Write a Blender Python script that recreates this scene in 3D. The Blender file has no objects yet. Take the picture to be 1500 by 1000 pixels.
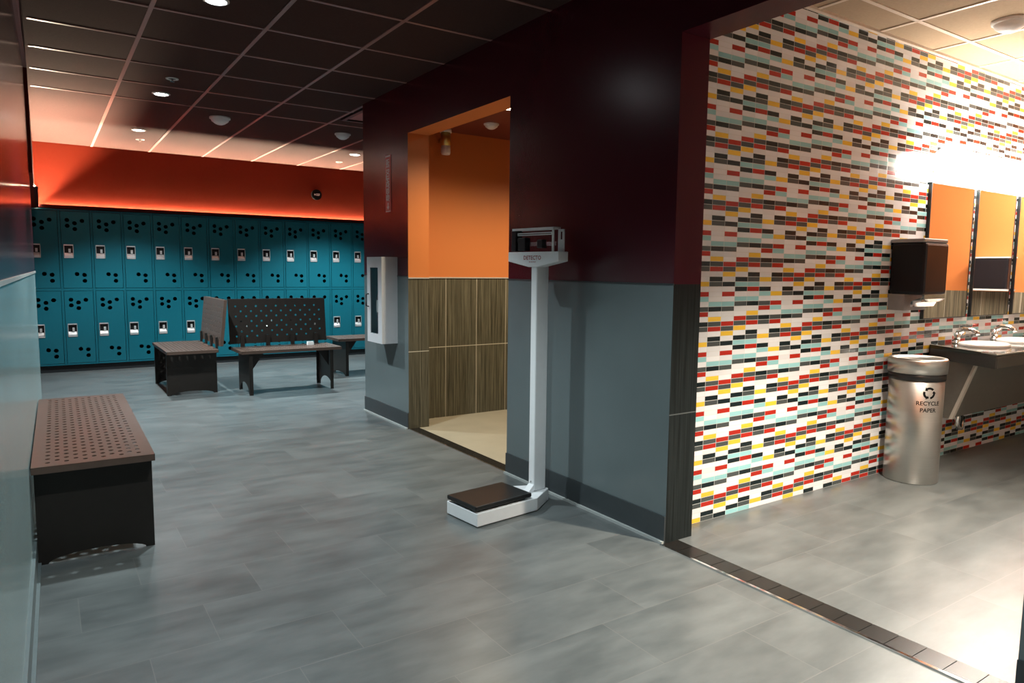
import bpy, bmesh, math, random
from mathutils import Matrix, Vector
random.seed(4)
S = bpy.context.scene
C = bpy.data.collections.new('room'); S.collection.children.link(C)
PI = math.pi

# ------------------------------------------------------------------ materials
def nmat(name):
    m = bpy.data.materials.new(name); m.use_nodes = True
    nt = m.node_tree; b = nt.nodes['Principled BSDF']
    return m, nt, b
def N(nt, t, **kw):
    n = nt.nodes.new(t)
    for k, v in kw.items(): setattr(n, k, v)
    return n
def M_(nt, op, a, b=None, c=None):
    n = nt.nodes.new('ShaderNodeMath'); n.operation = op
    for i, v in enumerate((a, b, c)):
        if v is None: continue
        if isinstance(v, (int, float)): n.inputs[i].default_value = v
        else: nt.links.new(v, n.inputs[i])
    return n.outputs[0]
def mixc(nt, fac, a, b):
    n = nt.nodes.new('ShaderNodeMix'); n.data_type = 'RGBA'
    for s, v in ((n.inputs[0], fac), (n.inputs[6], a), (n.inputs[7], b)):
        if isinstance(v, (int, float)): s.default_value = v
        elif isinstance(v, tuple): s.default_value = (*v[:3], 1)
        else: nt.links.new(v, s)
    return n.outputs[2]
def pos(nt):
    g = N(nt, 'ShaderNodeNewGeometry'); s = N(nt, 'ShaderNodeSeparateXYZ')
    nt.links.new(g.outputs['Position'], s.inputs[0]); return s.outputs, g.outputs['Position']
def noise(nt, vec, scale, detail=3, rough=0.5):
    n = N(nt, 'ShaderNodeTexNoise'); n.inputs['Scale'].default_value = scale
    n.inputs['Detail'].default_value = detail; n.inputs['Roughness'].default_value = rough
    if vec is not None: nt.links.new(vec, n.inputs['Vector'])
    return n.outputs['Fac']
def scaled(nt, vec, s):
    n = N(nt, 'ShaderNodeVectorMath', operation='MULTIPLY'); nt.links.new(vec, n.inputs[0])
    n.inputs[1].default_value = s; return n.outputs[0]
def bump(nt, b, h, strength=0.2, dist=0.002):
    n = N(nt, 'ShaderNodeBump'); n.inputs['Strength'].default_value = strength
    n.inputs['Distance'].default_value = dist
    nt.links.new(h, n.inputs['Height']); nt.links.new(n.outputs[0], b.inputs['Normal'])
def simple(name, col, rough=0.5, metal=0.0, var=0.12, scale=30, bmp=0.0, coat=0.0, spec=None):
    m, nt, b = nmat(name)
    tc = N(nt, 'ShaderNodeTexCoord')
    f = noise(nt, tc.outputs['Object'], scale)
    lo = tuple(c*(1-var) for c in col); hi = tuple(min(1, c*(1+var)) for c in col)
    nt.links.new(mixc(nt, f, lo, hi), b.inputs['Base Color'])
    b.inputs['Roughness'].default_value = rough; b.inputs['Metallic'].default_value = metal
    if coat: b.inputs['Coat Weight'].default_value = coat; b.inputs['Coat Roughness'].default_value = 0.1
    if spec is not None: b.inputs['Specular IOR Level'].default_value = spec
    if bmp: bump(nt, b, f, bmp, 0.001)
    return m
def emis(name, col, s):
    m, nt, b = nmat(name)
    b.inputs['Base Color'].default_value = (*col, 1); b.inputs['Emission Color'].default_value = (*col, 1)
    b.inputs['Emission Strength'].default_value = s
    return m
def paint(name, lo, hi=None, z=1.215, rough=0.25, spec=0.5):
    """painted wall; below z the lower colour, above it the upper colour, orange-peel roller texture"""
    m, nt, b = nmat(name); p, v = pos(nt)
    hi = hi or lo
    f = M_(nt, 'GREATER_THAN', p[2], z)
    c = mixc(nt, f, lo, hi)
    n = noise(nt, v, 3.0, 4)
    c2 = mixc(nt, 0.12, c, (0.5, 0.5, 0.5)); 
    k = N(nt, 'ShaderNodeHueSaturation'); nt.links.new(c, k.inputs['Color'])
    nt.links.new(M_(nt, 'ADD', M_(nt, 'MULTIPLY', n, 0.2), 0.9), k.inputs['Value'])
    nt.links.new(k.outputs[0], b.inputs['Base Color'])
    b.inputs['Roughness'].default_value = rough; b.inputs['Specular IOR Level'].default_value = spec
    bump(nt, b, noise(nt, v, 140, 2), 0.12, 0.002)
    return m
MAROON = (0.062, 0.005, 0.012); GREY = (0.118, 0.146, 0.152); ORANGE = (0.62, 0.20, 0.058)
M = {}
M['hall'] = paint('hall two-tone paint', GREY, MAROON)
M['palepaint'] = paint('pale grey washroom paint', (0.42, 0.41, 0.39), rough=0.5)
M['leftlit'] = paint('glossy two-tone paint with painted-in light', (0.33, 0.43, 0.43), MAROON, rough=0.17, spec=0.7)  # hall grey lightened here to stand in for light grazing the wall
M['maroon'] = paint('maroon paint', MAROON)
M['redwall'] = paint('red orange paint', (0.125, 0.0115, 0.0028), rough=0.75, spec=0.12)
M['orange'] = paint('orange paint', ORANGE, rough=0.4)
M['darkred'] = paint('dark red ceiling paint', (0.16, 0.03, 0.02), rough=0.5)

def floor_mat():
    m, nt, b = nmat('grey porcelain floor tile'); p, v = pos(nt)
    row = M_(nt, 'DIVIDE', M_(nt, 'SUBTRACT', p[1], 2.142), 0.308)
    ri = M_(nt, 'FLOOR', row)
    u = M_(nt, 'ADD', M_(nt, 'DIVIDE', M_(nt, 'SUBTRACT', p[0], 0.845), 0.61), M_(nt, 'MULTIPLY', ri, -0.355))
    ui = M_(nt, 'FLOOR', u)
    fu = M_(nt, 'FRACT', u); fv = M_(nt, 'FRACT', row)
    eu = M_(nt, 'MULTIPLY', M_(nt, 'MINIMUM', fu, M_(nt, 'SUBTRACT', 1, fu)), 0.61)
    ev = M_(nt, 'MULTIPLY', M_(nt, 'MINIMUM', fv, M_(nt, 'SUBTRACT', 1, fv)), 0.308)
    e = M_(nt, 'MINIMUM', eu, ev)
    g = M_(nt, 'LESS_THAN', e, 0.0016)
    cv = N(nt, 'ShaderNodeCombineXYZ'); nt.links.new(ui, cv.inputs[0]); nt.links.new(ri, cv.inputs[1])
    wn = N(nt, 'ShaderNodeTexWhiteNoise'); nt.links.new(cv.outputs[0], wn.inputs['Vector'])
    # cloudy stone figure, stretched along the tile and shifted tile by tile
    sh = N(nt, 'ShaderNodeVectorMath', operation='MULTIPLY_ADD')
    nt.links.new(wn.outputs['Color'], sh.inputs[0]); sh.inputs[1].default_value = (7, 7, 7)
    nt.links.new(scaled(nt, v, (1.3, 3.0, 1)), sh.inputs[2])
    n1 = M_(nt, 'ADD', M_(nt, 'MULTIPLY', noise(nt, sh.outputs[0], 2.0, 6, 0.56), 0.7), M_(nt, 'MULTIPLY', noise(nt, scaled(nt, v, (3.0, 11.0, 1)), 1.6, 5, 0.6), 0.3))
    r = N(nt, 'ShaderNodeValToRGB'); nt.links.new(n1, r.inputs[0])
    r.color_ramp.elements[0].position = 0.30; r.color_ramp.elements[0].color = (0.060, 0.068, 0.069, 1)
    r.color_ramp.elements[1].position = 0.72; r.color_ramp.elements[1].color = (0.143, 0.154, 0.153, 1)
    k = N(nt, 'ShaderNodeHueSaturation'); nt.links.new(r.outputs[0], k.inputs['Color'])
    nt.links.new(M_(nt, 'ADD', M_(nt, 'MULTIPLY', wn.outputs['Value'], 0.10), 0.95), k.inputs['Value'])
    c = mixc(nt, M_(nt, 'MULTIPLY', g, 0.7), k.outputs[0], (0.15, 0.15, 0.145))
    nt.links.new(c, b.inputs['Base Color'])
    rr = M_(nt, 'ADD', M_(nt, 'MULTIPLY', n1, 0.10), 0.26)
    nt.links.new(rr, b.inputs['Roughness'])
    h = M_(nt, 'ADD', M_(nt, 'MULTIPLY', M_(nt, 'SUBTRACT', 1, g), 1.0), M_(nt, 'MULTIPLY', n1, 0.0))
    bump(nt, b, h, 0.2, 0.0015)
    return m
M['floor'] = floor_mat()

def mosaic_mat():
    """1 x 4 inch glass tile on sheets three columns wide and twelve rows high; every second sheet is turned"""
    m, nt, b = nmat('glass mosaic tile'); p, v = pos(nt)
    W, H = 0.0972, 0.025
    u = M_(nt, 'DIVIDE', M_(nt, 'SUBTRACT', p[0], 2.649 - 6*W), W); w = M_(nt, 'DIVIDE', p[2], H)
    i = M_(nt, 'FLOOR', u); j = M_(nt, 'FLOOR', w)
    sheet = M_(nt, 'FLOOR', M_(nt, 'DIVIDE', i, 3.0))
    im = M_(nt, 'MODULO', i, 6.0)
    idx = M_(nt, 'MODULO', M_(nt, 'ADD', M_(nt, 'ADD', j, sheet), 126.0 + 0.0), 12.0)
    fac = M_(nt, 'DIVIDE', M_(nt, 'ADD', idx, 0.5), 12.0)
    cols = dict(W=(0.74, 0.75, 0.77), A=(0.29, 0.57, 0.59), K=(0.008, 0.016, 0.018), G=(0.065, 0.075, 0.075), R=(0.42, 0.022, 0.012), Y=(0.83, 0.52, 0.05))
    A = ['KGR', 'WYW', 'RWW', 'GKG', 'WAA', 'AWW', 'RWR', 'WWW', 'YGK', 'WKW', 'WWY', 'GRG']
    B = ['YWW', 'GRG', 'RGK', 'WYW', 'WWR', 'GKG', 'AAW', 'WWA', 'KRK', 'AAW', 'KGY', 'WKW']
    out = None
    for c in range(6):
        r = N(nt, 'ShaderNodeValToRGB'); r.color_ramp.interpolation = 'CONSTANT'; el = r.color_ramp.elements
        for k in range(12):
            e = el[k] if k < 2 else el.new(k/12)
            e.position = k/12; e.color = (*cols[(A, B)[c//3][k][c % 3]], 1)
        nt.links.new(fac, r.inputs[0])
        out = r.outputs[0] if out is None else mixc(nt, M_(nt, 'COMPARE', im, float(c), 0.3), out, r.outputs[0])
    cv = N(nt, 'ShaderNodeCombineXYZ'); nt.links.new(i, cv.inputs[0]); nt.links.new(j, cv.inputs[1])
    wn = N(nt, 'ShaderNodeTexWhiteNoise'); nt.links.new(cv.outputs[0], wn.inputs['Vector']); D = wn.outputs['Value']
    k = N(nt, 'ShaderNodeHueSaturation'); nt.links.new(out, k.inputs['Color'])
    nt.links.new(M_(nt, 'ADD', M_(nt, 'MULTIPLY', D, 0.16), 0.92), k.inputs['Value'])
    fu = M_(nt, 'FRACT', u); fw = M_(nt, 'FRACT', w)
    eu = M_(nt, 'MULTIPLY', M_(nt, 'MINIMUM', fu, M_(nt, 'SUBTRACT', 1, fu)), W)
    ew = M_(nt, 'MULTIPLY', M_(nt, 'MINIMUM', fw, M_(nt, 'SUBTRACT', 1, fw)), H)
    e = M_(nt, 'MINIMUM', eu, ew)
    g = M_(nt, 'LESS_THAN', e, 0.0010)
    nt.links.new(mixc(nt, g, k.outputs[0], (0.62, 0.62, 0.60)), b.inputs['Base Color'])
    nt.links.new(M_(nt, 'ADD', M_(nt, 'MULTIPLY', g, 0.5), 0.17), b.inputs['Roughness'])
    b.inputs['Specular IOR Level'].default_value = 0.35
    h = M_(nt, 'MINIMUM', M_(nt, 'MULTIPLY', e, 400.0), 1.0)
    bump(nt, b, M_(nt, 'ADD', h, M_(nt, 'MULTIPLY', D, 0.25)), 0.2, 0.0012)
    return m
M['mosaic'] = mosaic_mat()

def wainscot(name, dark, light, cols=True, ztop=1.2, upper=ORANGE, grout=(0.55, 0.50, 0.40), u0=8.158, zrow=0.612, spec=0.4):
    m, nt, b = nmat(name); p, v = pos(nt); b.inputs['Specular IOR Level'].default_value = spec
    u = M_(nt, 'ADD', p[0], p[1])
    cv = N(nt, 'ShaderNodeCombineXYZ'); nt.links.new(M_(nt, 'MULTIPLY', u, 85.0), cv.inputs[0])
    nt.links.new(M_(nt, 'MULTIPLY', p[2], 1.6), cv.inputs[2])
    n1 = noise(nt, cv.outputs[0], 1.0, 4, 0.7)
    r = N(nt, 'ShaderNodeValToRGB'); nt.links.new(n1, r.inputs[0])
    r.color_ramp.elements[0].position = 0.36; r.color_ramp.elements[0].color = (*dark, 1)
    r.color_ramp.elements[1].position = 0.66; r.color_ramp.elements[1].color = (*light, 1)
    fz = M_(nt, 'ABSOLUTE', M_(nt, 'SUBTRACT', p[2], zrow))
    g = M_(nt, 'LESS_THAN', fz, 0.0028)
    if cols:
        fu = M_(nt, 'FRACT', M_(nt, 'DIVIDE', M_(nt, 'SUBTRACT', u, u0 - 3.05), 0.305))
        eu = M_(nt, 'MULTIPLY', M_(nt, 'MINIMUM', fu, M_(nt, 'SUBTRACT', 1, fu)), 0.305)
        g = M_(nt, 'MAXIMUM', g, M_(nt, 'LESS_THAN', eu, 0.0022))
    c = mixc(nt, g, r.outputs[0], grout)
    f = M_(nt, 'GREATER_THAN', p[2], ztop)
    nt.links.new(mixc(nt, f, c, upper), b.inputs['Base Color'])
    nt.links.new(M_(nt, 'ADD', M_(nt, 'MULTIPLY', f, -0.02), 0.4), b.inputs['Roughness'])
    bump(nt, b, n1, 0.08, 0.001)
    return m
M['wain'] = wainscot('striped wainscot tile and orange paint', (0.028, 0.026, 0.016), (0.165, 0.15, 0.10))
M['wainjamb'] = wainscot('striped jamb tile and orange paint', (0.035, 0.032, 0.020), (0.17, 0.15, 0.10), cols=False, zrow=0.62)
M['wainfar'] = wainscot('striped wainscot of the washroom', (0.07, 0.06, 0.04), (0.30, 0.25, 0.17), ztop=1.13)
M['shadejamb'] = wainscot('shade-darkened jamb tile and maroon paint', (0.008, 0.010, 0.010), (0.022, 0.027, 0.027), cols=False, ztop=1.215, upper=(0.075, 0.006, 0.016), grout=(0.10, 0.11, 0.11), spec=0.12)  # same striped tile, darkened to paint in the shade on this jamb

def ceil_mat(name, lo, hi):
    m, nt, b = nmat(name); p, v = pos(nt)
    n1 = noise(nt, v, 60, 4, 0.7)
    nt.links.new(mixc(nt, n1, lo, hi), b.inputs['Base Color']); b.inputs['Roughness'].default_value = 0.9
    b.inputs['Specular IOR Level'].default_value = 0.1
    bump(nt, b, n1, 0.35, 0.003); return m
M['ceil'] = ceil_mat('hall ceiling tile', (0.047, 0.022, 0.019), (0.070, 0.037, 0.031))
M['ceil2'] = ceil_mat('washroom ceiling tile', (0.30, 0.215, 0.14), (0.42, 0.31, 0.205))
M['grid'] = simple('dark pink painted ceiling grid', (0.30, 0.15, 0.13), 0.35)
M['grid2'] = simple('pale ceiling grid', (0.6, 0.5, 0.4), 0.35)
M['base'] = simple('dark grey rubber cove base', (0.034, 0.042, 0.046), 0.45)
M['baselight'] = simple('grey green cove base', (0.14, 0.17, 0.175), 0.4)
M['caulk'] = simple('pale sealant line', (0.34, 0.36, 0.35), 0.5)
M['rail'] = simple('pale metal edge trim', (0.62, 0.60, 0.56), 0.3, 0.3)
M['seam'] = simple('flat black', (0.006, 0.006, 0.006), 0.8, spec=0.1)
M['cabwhite'] = simple('white painted steel', (0.52, 0.53, 0.55), 0.4, var=0.04)
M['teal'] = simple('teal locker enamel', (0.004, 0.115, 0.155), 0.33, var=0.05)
M['tealshade'] = simple('locker enamel in painted interior shade', (0.002, 0.008, 0.010), 0.6)  # teal enamel taken near black, standing in for shade inside the lockers
M['lockbase'] = simple('black locker plinth', (0.006, 0.008, 0.01), 0.6)
M['steel'] = simple('stainless steel', (0.62, 0.62, 0.62), 0.25, 1.0, var=0.05)
M['latch'] = simple('satin steel', (0.78, 0.78, 0.77), 0.45, 0.75, var=0.05)
M['chrome'] = simple('chrome', (0.8, 0.8, 0.8), 0.08, 1.0, var=0.02)
M['black'] = simple('black plastic', (0.010, 0.011, 0.012), 0.35)
M['blackmat'] = simple('black rubber', (0.012, 0.012, 0.012), 0.28)
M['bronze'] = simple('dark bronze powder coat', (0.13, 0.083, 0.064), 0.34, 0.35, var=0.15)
M['bronzeshade'] = simple('dark bronze in painted shade', (0.022, 0.017, 0.014), 0.42, 0.25, var=0.15)  # the same bronze coat, darkened as painted-in shade on sides and backs
M['white'] = simple('white enamel', (0.80, 0.81, 0.82), 0.35, var=0.04)
M['offwhite'] = simple('white plastic', (0.72, 0.70, 0.68), 0.4, var=0.04)
M['card'] = simple('white card', (0.8, 0.8, 0.78), 0.6)
M['scaletext'] = simple('dark red printing', (0.30, 0.03, 0.035), 0.6)
M['brass'] = simple('brass', (0.62, 0.46, 0.16), 0.3, 0.9, var=0.1)
M['counter'] = simple('dark polished stone', (0.045, 0.043, 0.036), 0.09, var=0.5, scale=180)
M['apron'] = simple('dark stone apron', (0.045, 0.045, 0.042), 0.3, var=0.4, scale=160)
M['panelgrey'] = simple('grey laminate panel', (0.12, 0.115, 0.10), 0.5)
M['paneledge'] = simple('pale laminate edge', (0.45, 0.42, 0.37), 0.4)
M['porcelain'] = simple('white porcelain', (0.82, 0.80, 0.76), 0.12, var=0.02)
M['smoke'] = simple('smoked black plastic', (0.012, 0.011, 0.014), 0.35, var=0.1, spec=0.25)
M['greyplastic'] = simple('grey plastic', (0.30, 0.30, 0.31), 0.35)
M['brown'] = simple('near-black threshold tile', (0.012, 0.011, 0.010), 0.25, spec=0.25, var=0.5, scale=20)
M['redpl'] = simple('red sign plate', (0.60, 0.13, 0.11), 0.35)
M['ext'] = simple('extinguisher red', (0.22, 0.02, 0.015), 0.3)
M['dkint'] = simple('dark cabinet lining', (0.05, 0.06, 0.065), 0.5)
M['print'] = simple('black printing', (0.01, 0.01, 0.01), 0.9, spec=0.05)
M['ledhousing'] = simple('black painted channel', (0.03, 0.004, 0.004), 0.7, 0.0, spec=0.1)
m, nt, b = nmat('mirror glass'); b.inputs['Base Color'].default_value = (0.86, 0.87, 0.86, 1); b.inputs['Metallic'].default_value = 1
p, v = pos(nt); nt.links.new(M_(nt, 'MULTIPLY', noise(nt, v, 2.0, 2), 0.012), b.inputs['Roughness']); M['mirror'] = m
m, nt, b = nmat('brushed steel')
p, v = pos(nt); nn = noise(nt, scaled(nt, v, (3, 3, 260)), 2.0, 4, 0.7)
nt.links.new(mixc(nt, nn, (0.46, 0.45, 0.43), (0.66, 0.65, 0.62)), b.inputs['Base Color']); b.inputs['Metallic'].default_value = 1
b.inputs['Roughness'].default_value = 0.36; b.inputs['Anisotropic'].default_value = 0.5; M['brushed'] = m
m, nt, b = nmat('clear pane'); b.inputs['Base Color'].default_value = (0.8, 0.88, 0.9, 1); b.inputs['Transmission Weight'].default_value = 1.0
b.inputs['Roughness'].default_value = 0.02; b.inputs['IOR'].default_value = 1.15; M['glass'] = m
LEDC = (1.0, 0.78, 0.56)
M['led'] = emis('warm led strip', LEDC, 2600)
M['lens'] = emis('lit downlight lens', (0.95, 0.98, 1.0), 60)
M['lenswarm'] = emis('lit warm downlight lens', (1.0, 0.86, 0.55), 60)
M['tube'] = emis('lit vanity diffuser', (1.0, 0.92, 0.82), 48)

# ------------------------------------------------------------------ mesh helpers
def nb(): return bmesh.new()
def box(bm, x0, x1, y0, y1, z0, z1, mi=0, fm=None):
    vs = [bm.verts.new(c) for c in ((x0,y0,z0),(x1,y0,z0),(x1,y1,z0),(x0,y1,z0),(x0,y0,z1),(x1,y0,z1),(x1,y1,z1),(x0,y1,z1))]
    for q, nn in (((3,2,1,0),'-z'),((4,5,6,7),'+z'),((0,1,5,4),'-y'),((1,2,6,5),'+x'),((2,3,7,6),'+y'),((3,0,4,7),'-x')):
        f = bm.faces.new([vs[i] for i in q]); f.material_index = fm.get(nn, mi) if fm else mi
    return vs
def prism(bm, pts, axis, a, b, mi=0):
    """extrude a closed 2-D outline along axis ('x','y','z') from a to b"""
    def P(p, t):
        return {'x': (t, p[0], p[1]), 'y': (p[0], t, p[1]), 'z': (p[0], p[1], t)}[axis]
    A = [bm.verts.new(P(p, a)) for p in pts]; B = [bm.verts.new(P(p, b)) for p in pts]
    n = len(pts)
    fs = [bm.faces.new(A), bm.faces.new(B[::-1])]
    for i in range(n): fs.append(bm.faces.new((A[i], B[i], B[(i+1) % n], A[(i+1) % n])))
    for f in fs: f.material_index = mi
def cyl(bm, c, r, h, axis='z', seg=28, r2=None, mi=0):
    r2 = r if r2 is None else r2
    d = []
    for (t, rr) in ((0, r), (h, r2)):
        ring = []
        for k in range(seg):
            a = 2*PI*k/seg; u, w = rr*math.cos(a), rr*math.sin(a)
            q = {'z': (u, w, t), 'x': (t, u, w), 'y': (u, t, w)}[axis]
            ring.append(bm.verts.new((c[0]+q[0], c[1]+q[1], c[2]+q[2])))
        d.append(ring)
    fs = [bm.faces.new(d[0][::-1]), bm.faces.new(d[1])]
    for k in range(seg):
        f = bm.faces.new((d[0][k], d[0][(k+1) % seg], d[1][(k+1) % seg], d[1][k])); f.smooth = True; fs.append(f)
    for f in fs: f.material_index = mi
def lathe(bm, prof, c=(0,0,0), seg=40, flip=1, mi=0, close=True):
    """prof: (radius, z) list revolved about the vertical through c"""
    rings = []
    for (r, z) in prof:
        if r < 1e-6: rings.append([bm.verts.new((c[0], c[1], c[2]+z*flip))]); continue
        rings.append([bm.verts.new((c[0]+r*math.cos(2*PI*k/seg), c[1]+r*math.sin(2*PI*k/seg), c[2]+z*flip)) for k in range(seg)])
    for A, B in zip(rings, rings[1:]):
        for k in range(seg):
            k2 = (k+1) % seg
            if len(A) == 1 and len(B) == 1: continue
            if len(A) == 1: f = bm.faces.new((A[0], B[k2], B[k]))
            elif len(B) == 1: f = bm.faces.new((A[k], A[k2], B[0]))
            else: f = bm.faces.new((A[k], A[k2], B[k2], B[k]))
            f.smooth = True; f.material_index = mi
def tube(bm, pts, r, seg=12, mi=0):
    pts = [Vector(p) for p in pts]; rings = []
    for i, p in enumerate(pts):
        t = (pts[min(i+1, len(pts)-1)] - pts[max(i-1, 0)]).normalized()
        u = t.cross(Vector((0,0,1)));
        if u.length < 1e-3: u = t.cross(Vector((1,0,0)))
        u.normalize(); w = t.cross(u)
        rr = r[i] if isinstance(r, (list, tuple)) else r
        rings.append([bm.verts.new(p + u*rr*math.cos(2*PI*k/seg) + w*rr*math.sin(2*PI*k/seg)) for k in range(seg)])
    for A, B in zip(rings, rings[1:]):
        for k in range(seg):
            f = bm.faces.new((A[k], A[(k+1) % seg], B[(k+1) % seg], B[k])); f.smooth = True; f.material_index = mi
    for f in (bm.faces.new(rings[0][::-1]), bm.faces.new(rings[-1])): f.material_index = mi
def holed_sheet(bm, us, ws, holes, P, t, hole_r=None, seg=12, openings=()):
    """sheet on the grid us x ws; cells in holes get a round hole, cells in openings are left out; P(u,w,d) -> point"""
    cache = {}
    def V(u, w, d):
        k = (round(u, 5), round(w, 5), d)
        if k not in cache: cache[k] = bm.verts.new(P(u, w, d))
        return cache[k]
    for i in range(len(us)-1):
        for j in range(len(ws)-1):
            if (i, j) in openings: continue
            u0, u1, w0, w1 = us[i], us[i+1], ws[j], ws[j+1]
            for d, flip in ((0, False), (t, True)):
                co = [V(u0,w0,d), V(u1,w0,d), V(u1,w1,d), V(u0,w1,d)]
                if (i, j) not in holes:
                    bm.faces.new(co[::-1] if flip else co); continue
                cu, cw = (u0+u1)/2, (w0+w1)/2; r = hole_r or 0.42*min(u1-u0, w1-w0)
                ring = [V(cu+r*math.cos(2*PI*k/seg), cw+r*math.sin(2*PI*k/seg), d) for k in range(seg)]
                # quarter fans from each corner plus a bridge between corners
                q = seg//4; o = seg//8
                cs = [co[2], co[3], co[0], co[1]]           # corners at 45, 135, 225, 315 degrees
                for s in range(4):
                    arc = [ring[(s*q + k) % seg] for k in range(q+1)]
                    for k in range(q):
                        f = (arc[k], cs[s], arc[k+1])
                        bm.faces.new(f if not flip else f[::-1])
                    f = (arc[q], cs[s], cs[(s+1) % 4])
                    bm.faces.new(f if not flip else f[::-1])
                if d == t:
                    for k in range(seg):
                        a = 2*PI*k/seg; a2 = 2*PI*((k+1) % seg)/seg
                        A = V(cu+r*math.cos(a), cw+r*math.sin(a), 0); B = V(cu+r*math.cos(a2), cw+r*math.sin(a2), 0)
                        A2 = V(cu+r*math.cos(a), cw+r*math.sin(a), t); B2 = V(cu+r*math.cos(a2), cw+r*math.sin(a2), t)
                        bm.faces.new((A, A2, B2, B))
def obj(name, bm, mats, parent=None, bevel=0.0, fixn=True):
    if fixn: bmesh.ops.recalc_face_normals(bm, faces=bm.faces[:])
    me = bpy.data.meshes.new(name); bm.to_mesh(me); bm.free()
    for m in (mats if isinstance(mats, (list, tuple)) else [mats]): me.materials.append(m)
    o = bpy.data.objects.new(name, me); C.objects.link(o)
    if parent: o.parent = parent
    if bevel:
        md = o.modifiers.new('bevel', 'BEVEL'); md.width = bevel; md.segments = 2; md.limit_method = 'ANGLE'
        md.angle_limit = math.radians(50)
    return o
def thing(name, label, cat, loc=(0,0,0), rotz=0.0, group=None):
    o = bpy.data.objects.new(name, None); C.objects.link(o); o.empty_display_size = 0.1
    o.location = loc; o.rotation_euler = (0, 0, rotz); return tag(o, label, cat, group)
def tag(o, label, cat, group=None):
    o['label'] = label; o['category'] = cat
    if group: o['group'] = group
    return o
def struct(name, bm, mats, bevel=0.0):
    o = obj(name, bm, mats, None, bevel); o['kind'] = 'structure'; return o
def copy_tree(o, parent=None):
    c = o.copy(); C.objects.link(c)
    if parent: c.parent = parent
    for ch in list(o.children): copy_tree(ch, c)
    return c
def text_into(bm, s, size, P, bold=0.0, spacing=1.0, mi=0):
    """flat lettering; P(u,w) maps the text plane into space, centred on the origin"""
    cu = bpy.data.curves.new('t', 'FONT'); cu.body = s; cu.size = size; cu.align_x = 'CENTER'; cu.align_y = 'CENTER'
    cu.offset = bold; cu.space_character = spacing; cu.resolution_u = 3
    ob = bpy.data.objects.new('t', cu); S.collection.objects.link(ob)
    bpy.context.view_layer.update()
    me = bpy.data.meshes.new_from_object(ob.evaluated_get(bpy.context.evaluated_depsgraph_get()))
    vs = [bm.verts.new(P(v.co.x, v.co.y)) for v in me.vertices]
    for p in me.polygons:
        try: bm.faces.new([vs[i] for i in p.vertices]).material_index = mi
        except ValueError: pass
    bpy.data.objects.remove(ob); bpy.data.curves.remove(cu); bpy.data.meshes.remove(me)

# ------------------------------------------------------------------ camera (solved from the vanishing points)
f = 1029.4445; H = 1.27
R = Matrix(((0.83210458, 0.04670522, -0.5526487), (-0.55450761, 0.09000703, -0.82729683), (0.01110319, 0.99484539, 0.10079367)))
cam = bpy.data.cameras.new('camera'); co = bpy.data.objects.new('camera', cam); S.collection.objects.link(co)
co.matrix_world = Matrix.Translation((0, 0, H)) @ R.to_4x4()
cam.sensor_fit = 'HORIZONTAL'; cam.sensor_width = 36; cam.lens = f*36/1500; cam.clip_start = 0.02
S.camera = co

# ------------------------------------------------------------------ room shell
CZ = 2.68
LW = lambda y: -0.13 + 0.0145*y                      # face of the near left wall
b = nb(); box(b, -1.2, 7.6, -2.6, 10.5, -0.05, 0.0); struct('floor', b, M['floor'])
M['cream'] = simple('cream shower floor tile', (0.34, 0.30, 0.22), 0.4, var=0.14, scale=5)
b = nb(); box(b, 2.475, 4.9, 2.47, 5.3, -0.01, 0.002); struct('floor_shower', b, M['cream'])
b = nb()
box(b, -0.6, 2.47, -2.6, 10.4, CZ, CZ+0.05); box(b, 2.47, 5.0, 5.6, 10.4, CZ, CZ+0.05)
struct('ceiling', b, M['ceil'])
b = nb(); box(b, 2.47, 7.6, -2.6, 2.42, 2.67, 2.72); o = struct('ceiling_washroom', b, M['ceil2'])
b = nb(); box(b, 2.5, 5.0, 2.42, 5.6, 2.41, 2.46); struct('ceiling_shower', b, M['darkred'])
# ceiling grids
b = nb()
for k in range(0, 5):
    x = -0.045 + 0.611*k
    if x < 2.37: box(b, x-0.012, x+0.012, -2.2, 9.89, CZ-0.006, CZ+0.002)
for k in range(4, 8):
    x = -0.045 + 0.611*k
    box(b, x-0.012, x+0.012, 5.94, 9.89, CZ-0.006, CZ+0.002)
for k in range(-4, 20):
    y = -1.68 + 0.611*k
    if -2.2 < y < 7.0: box(b, LW(6) + 0.04, 2.375 if y < 5.94 else 4.58, y-0.012, y+0.012, CZ-0.0055, CZ+0.002)
struct('trim_1', b, M['grid'])
b = nb()
for k in range(0, 8):
    x = 2.88 + 0.611*k; box(b, x-0.012, x+0.012, -0.5, 2.355, 2.664, 2.672)
for k in range(0, 5):
    y = 2.13 - 0.611*k; box(b, 2.57, 6.98, y-0.012, y+0.012, 2.6645, 2.672)
box(b, 2.57, 6.98, 2.335, 2.359, 2.655, 2.672)
struct('trim_2', b, M['grid2'])
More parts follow.
